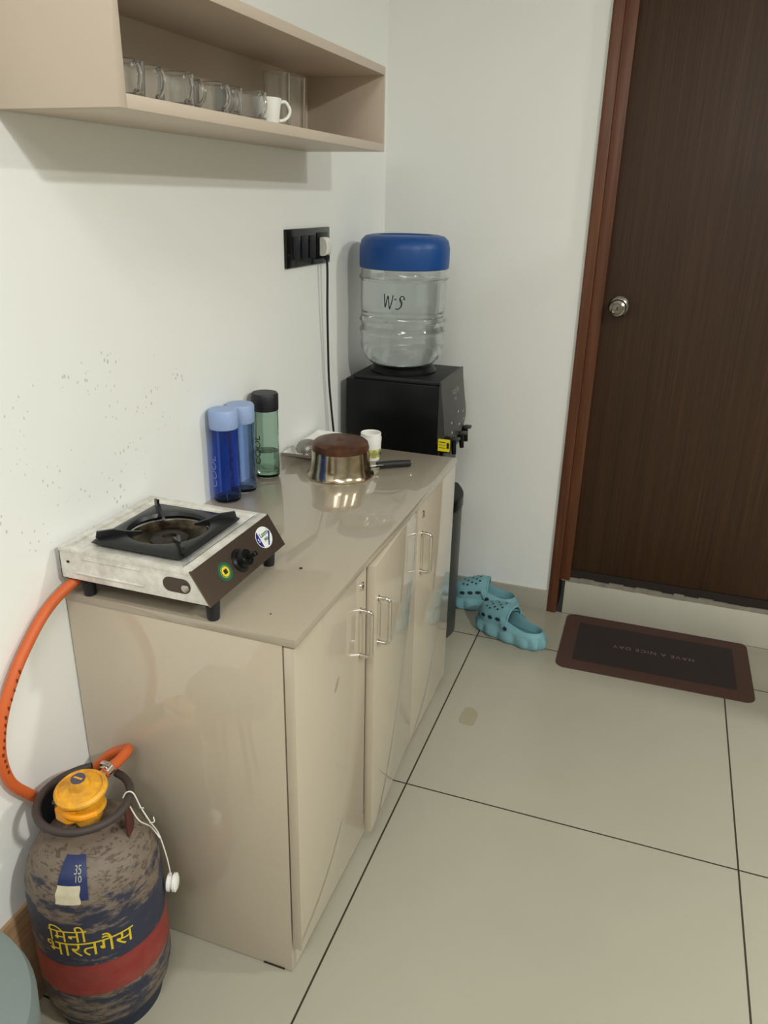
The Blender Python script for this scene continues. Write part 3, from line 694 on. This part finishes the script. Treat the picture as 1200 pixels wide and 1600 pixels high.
# ------------------------------------------------------------------ regulator
rg=thing('gas_regulator','yellow gas regulator with a round knob on top of the gas cylinder valve','regulator',(CX+.005,CY-.001,.412))
yo=dirty('dusty_yellow_plastic',(238,172,36),(196,138,48),.42,0,40); og=mat('bright_orange_plastic',(245,158,10),.38)
tl=Matrix.Rotation(math.radians(6),4,'X')
MB().lathe([(0,.094),(.013,.094),(.0155,.089),(.018,.080),(.028,.076),(.0345,.0745),(.036,.077),(.0385,.077),(.0425,.073),(.043,.069),(.041,.066),(.020,.064),(0,.064)],56,tl).build('round_knob',yo,rg)
MB().lathe([(0,.0945),(.0118,.0945),(.0118,.0955),(0,.0955)],28,tl).build('knob_badge',mat('grey_badge',(76,72,92),.5),rg)
MB().box((-.008,-.0015,.0955),(.008,.0020,.0960),0,2,tl).build('badge_stripe',yo,rg)
MB().lathe([(.012,-.001),(.020,.001),(.024,.010),(.024,.028),(.020,.040),(.019,.066),(0,.066)],40).lathe([(0,.026),(.030,.026),(.032,.030),(.030,.036),(0,.040)],40).build('regulator_body',yo,rg)
MB().prism([(-.036,-.036),(-.010,-.040),(.004,-.030),(-.014,-.012),(-.032,-.018)],'z',.018,.044).build('lever',og,rg,bevel=.004)
MB().tube([(-.030,-.016,.034),(-.012,-.034,.036),(.014,-.032,.036),(.032,-.014,.036)],.006,10,5).build('locking_ring',og,rg)
oz=.058
MB().tube([(.010,.015,oz),(.003,.050,oz+.006)],.0075,14).build('outlet',M['steel'],rg)
# orange hose
hs=thing('gas_hose','orange rubber gas hose curving from the stove down to the gas cylinder','hose',(.06,-.06,.45))
rub=mat('orange_rubber',(206,96,44),.5,var=.08,bscale=40)
reg=Vector(rg.location)
h_pts=[(.050,.034,.787),(.036,.012,.783),(.026,-.012,.772),(.018,-.045,.756),(.0155,-.085,.731),(.0155,-.142,.680),(.0155,-.184,.620),(.0155,-.202,.560),(.0155,-.196,.500),(.017,-.172,.456),(.019,-.130,.405),(.022,-.080,.388),(.040,-.040,.402),(.072,-.024,.436),(.104,-.021,.456),(.124,-.034,.470),(.128,-.066,.471),(reg.x+.005,reg.y+.042,reg.z+oz+.005)]
part(MB().tube(h_pts,.0092,14,8),'hose',rub,hs)
cl=MB().tube([(reg.x+.004,reg.y+.046,reg.z+oz+.005),(reg.x+.0045,reg.y+.060,reg.z+oz+.007)],.0112,20).box((reg.x-.006,reg.y+.048,reg.z+oz+.014),(reg.x+.012,reg.y+.058,reg.z+oz+.021),.002)
part(cl,'hose_clamp',M['chrome'],hs)
# lettering on the hose: dark print, follows the tube
pr_=MB()
random.seed(2)
hp=[Vector(p) for p in h_pts[5:9]]
for i in range(14):
    t=i/13*2.6; k=int(t); p=hp[k].lerp(hp[k+1],t-k)
    q=p+Vector((.0086,-.0028,0)); pr_.box(q-Vector((.0012,.0016,.004)),q+Vector((.0012,.0016,.0015*random.random()+.001)))
part(pr_,'hose_print',mat('dark_hose_print',(110,44,26),.7),hs,smooth=False)
# ------------------------------------------------------------------ cap on a string
tc_=thing('cylinder_cap','white plastic valve cap hanging on a white string from the gas cylinder ring','cap',(.219,-.075,.262))
cm=T(.2275,-.083,.243)@Matrix.Rotation(.35,4,'Z')@Matrix.Rotation(PI/2,4,'Y')
part(MB().lathe([(0,-.009),(.013,-.009),(.016,-.007),(.016,-.003),(.012,-.001),(.012,.001),(.0165,.003),(.0165,.008),(.010,.011),(0,.011)],28,cm),'cap',M['white_plastic'],tc_)
strm=mat('white_string',(225,222,212),.8)
rp=(CX+RR*math.cos(.42),CY+RR*math.sin(.42),RZ); cx0=-.019
part(MB().tube([(rp[0]-.010,rp[1]-.004,.452),(rp[0]-.004,rp[1],.4625),(rp[0]+.006,rp[1]+.004,.460),(rp[0]+.014,rp[1]+.008,.43),(rp[0]+.026,rp[1]+.014,.395),(.212,-.085,.352),(.223,-.084,.30),(.2265,-.083,.256)],.0012,6,5)
   .tube([(rp[0]+.004,rp[1]-.006,.440),(rp[0]+.016,rp[1]-.002,.41),(.204,-.094,.374),(.214,-.086,.345)],.0012,6,5)
   .tube([(rp[0]+.014,rp[1]+.006,.43),(rp[0]+.022,rp[1]+.006,.432)],.001,6).tube([(rp[0]+.026,rp[1]+.012,.396),(rp[0]+.034,rp[1]+.014,.399),(rp[0]+.030,rp[1]+.018,.405)],.001,6,3),'string',strm,tc_)
# ------------------------------------------------------------------ grey round seat at the bottom left
st_=thing('stool','grey-blue round upholstered stool cut off by the lower left corner','stool',(.135,-.565,0))
gf=mat('grey_blue_fabric',(112,122,120),.85,bump=.3,bscale=500)
MB().lathe([(0,.44),(.17,.44),(.184,.432),(.190,.415),(.188,.372),(.180,.36),(0,.36)],64).build('seat',gf,st_)
for k in range(4):
    a=PI/4+PI/2*k; MB().tube([(.08*math.cos(a),.08*math.sin(a),.365),(.118*math.cos(a),.118*math.sin(a),0)],[.014,.010],12).build('leg',M['black_matt'],st_)
# ------------------------------------------------------------------ door mat
mt=thing('door_mat','dark brown rubber door mat with darker centre reading HAVE A NICE DAY','mat',(1.042,1.462,0),0)
def rrect(hx,hy,r,n=8):
    out=[]
    for cx_,cy_,a in ((hx-r,hy-r,0),(-hx+r,hy-r,PI/2),(-hx+r,-hy+r,PI),(hx-r,-hy+r,3*PI/2)):
        for k in range(n): q=a+PI/2*k/(n-1); out.append((cx_+r*math.cos(q),cy_+r*math.sin(q)))
    return out
mat_c=Matrix(((1,0,0,0),(0,1,0,0),(0,0,1,0),(0,0,0,1)))
def matx(p): # slight trapezoid so corners land like the photo
    return p
MB().prism([matx(p) for p in rrect(.301,.182,.03)],'z',.0,.0035).build('mat_base',mat('brown_rubber_mat',(74,50,42),.75,var=.1,bump=.3,bscale=300),mt,angle=20)
MB().prism(rrect(.252,.127,.004,3),'z',.0035,.0042).build('mat_centre',mat('dark_mat_centre',(46,36,36),.8,var=.12,bscale=30),mt,angle=20)
text_mesh('HAVE A NICE DAY',.026,lambda a,b,c:(-a*1.02,-b+.012,.0045),'lettering',mat('mat_print',(128,110,104),.7),mt,spacing=1.22)
mt.rotation_euler=(0,0,.012)
# ------------------------------------------------------------------ clogs
blue=mat('pale_blue_foam',(126,174,184),.6,bump=.12,bscale=180); hole=mat('hole_dark',(34,48,56),.7); insole=mat('blue_insole',(82,126,134),.8)
def clog(label,toe,heel,side):
    toe=Vector(toe+(0,)); heel=Vector(heel+(0,)); Ln=(heel-toe).length; dr=(heel-toe).normalized()
    t=thing('clog',label,'shoe',tuple(toe),math.atan2(dr.y,dr.x),'pale blue clogs')
    # local frame: +x from toe to heel, y sideways
    def hw(s): # half width along 0..1
        a=max(0,min(1,s)); 
        base=.0535-.012*max(0,(a-.30))/.7*1.2+.0*a
        e=1.0
        if a<.22: e=math.sqrt(max(0,1-((.22-a)/.22)**2))
        if a>.82: e=math.sqrt(max(0,1-((a-.82)/.18)**2))
        return base*e
    def cy_(s): return side*.008*math.sin(PI*s*1.0)
    N=72
    def outl(k,grow,scal): # k in 0..1 round the outline
        q=2*PI*k; s=.5-.5*math.cos(q); sg=1 if q<PI else -1
        x=s*Ln; w=hw(s); y=cy_(s)+sg*w
        c=Vector((x,y,0)); ctr=Vector((Ln*(.25+.5*s),cy_(s),0)); n_=(c-ctr)
        if n_.length<1e-6: n_=Vector((1,0,0))
        n_.normalize()
        return c+n_*(grow+scal*abs(math.sin(q*6.5)))
    # chunky scalloped sole with the foot tub on it
    prof=[(-.014,0,0),(-.006,.000,.003),(-.003,.004,.009),(-.003,.016,.0125),(-.003,.030,.009),(-.002,.040,.002),(-.003,.046,0)]
    B=MB()
    def sole(u,v):
        i=v*(len(prof)-1); k=int(min(i,len(prof)-2)); f=i-k; g,z,sc=[prof[k][j]+(prof[k+1][j]-prof[k][j])*f for j in range(3)]
        p=outl(u,g,sc); toe_up=.010*max(0,1-p.x/Ln/.25)**2*(1 if z<.02 else .3)
        return (p.x,p.y,z+toe_up*(0 if z<.001 else 1))
    B.grid(sole,N*2,19,True)
    n0=len(B.v)
    # bottom cap
    B.add([outl(k/48,-.012,0)+Vector((0,0,.0)) for k in range(48)],[list(range(48))])
    # heel wall: low rim rising from the sole for s>.42, then rolled inwards to the insole
    def wall(u,v):
        q=math.radians(62)+math.radians(236)*u; k=q/(2*PI); s=.5-.5*math.cos(q)
        hgt=min(.077,.057+.030*max(0,1-max(0,s-.42)/.42)**1.5)
        if v<.5: g=-.003-.010*(v/.5); z=.046+(hgt-.046)*(v/.5)
        else: g=-.013-.006*((v-.5)/.5)**.5; z=hgt-(hgt-.030)*((v-.5)/.5)
        if .42<v<.58: z+=.0015
        p=outl(k,g,0); return (p.x,p.y,z)
    B.grid(wall,60,13)
    # upper over the toes
    def upper(u,v):
        s=.012+.525*v; w=max(.0,hw(s)-.0035); a=PI*u
        hgt=.040+.040*min(1,(s/.42))**.75*(1 if s<.42 else 1+.0*(s-.42)); 
        e=abs(math.cos(a))**.8*(1 if math.cos(a)>0 else -1)
        return (s*Ln*.995+.004-.018*(1-math.sin(a))*max(0,v-.8)*-5*.0, cy_(s)+w*e, .043+(hgt-.004)*math.sin(a)**.85*.98)
    B.grid(upper,33,24)
    B.grid(lambda u,v:Vector(upper(u,.55+.45*v))*1-Vector((0,(upper(u,.55+.45*v)[1]-cy_(.4))*.07,.004*math.sin(PI*u)+.0)),33,10)
    # rolled collar of the opening
    B.tube([Vector(upper(u/24,1))-Vector((.001,0,.002)) for u in range(25)],.0035,8)
    bd_=B.build('clog_body',blue,t,angle=70)
    MB().add([Vector((outl(k/48,-.014,0).x,outl(k/48,-.014,0).y,.031)) for k in range(48)],[list(range(48))]).build('insole',insole,t,smooth=False)
    # strap folded forward over the upper
    def strap(u,v):
        a=PI*(u); s=.50+.0*u; w=hw(.5)+.001
        x=Ln*(.555-.085*math.sin(a)**.7)+(v-.5)*.020; z=.052+.040*math.sin(a)**.7
        return (x,cy_(.5)+w*math.cos(a)*1.02,z+.002)
    S_=MB().grid(strap,29,4); S_.grid(lambda u,v:Vector(strap(u,v))+Vector((0,math.cos(PI*u)*.0035,.0035*math.sin(PI*u)+.0005)),29,4)
    for vv in (0,1): S_.grid(lambda u,v,vv=vv:Vector(strap(u,vv))+Vector((0,math.cos(PI*u)*.0035,.0035*math.sin(PI*u)+.0005))*v,29,2)
    S_.build('strap',blue,t,angle=60)
    for sg in (1,-1):
        mm=T(Ln*.56,cy_(.56)+sg*(hw(.5)+.004),.056)@Matrix.Rotation(-sg*PI/2,4,'X')
        MB().lathe([(0,0),(.0075,0),(.0075,.002),(.005,.0035),(0,.0035)],20,mm).build('rivet',mat('dark_rivet',(38,44,60),.4),t)
        mm=T(Ln*.56,cy_(.56)+sg*(hw(.5)-.018),.050)@Matrix.Rotation(sg*PI/2,4,'X')
    # vent holes
    def blob(p,n_,rx,ry):
        Hh=MB()
        n_=n_.normalized(); a=n_.orthogonal().normalized() if abs(n_.x)>.95 else (Vector((1,0,0))-n_*n_.x).normalized(); b=n_.cross(a)
        Hh.add([p+n_*.0012+a*rx*math.cos(2*PI*k/14)+b*ry*math.sin(2*PI*k/14) for k in range(14)],[list(range(14))])
        Hh.build('vent_hole',hole,t,smooth=False)
    def at(u,v):
        p=Vector(upper(u,v)); du=Vector(upper(u+.01,v))-p; dv=Vector(upper(u,v+.01))-p; n_=dv.cross(du); 
        if n_.z<0 : n_=-n_
        return p,n_
    for v,us in ((.30,(.34,.5,.66)),(.42,(.30,.43,.57,.70)),(.54,(.35,.5,.65)),(.66,(.30,.43,.57,.70)),(.76,(.36,.5,.64))):
        for u in us: p,n_=at(u,v); blob(p,n_,.0042,.0036)
    for sg in (0,1):
        for v in (.30,.52,.74):
            u=.115 if sg==0 else .885; p,n_=at(u,v)
            if (p.y-cy_(.3))*n_.y<0: n_=Vector((n_.x,-n_.y,n_.z))
            blob(p,n_,.0100,.0062)
    return t
clog('pale blue foam clog nearest the camera, lying across the floor joint','' and 0 or (.450,1.470),(.692,1.362),-1)
clog('pale blue foam clog farther back against the skirting, half hidden by the cabinet',(.318,1.572),(.560,1.590),1)
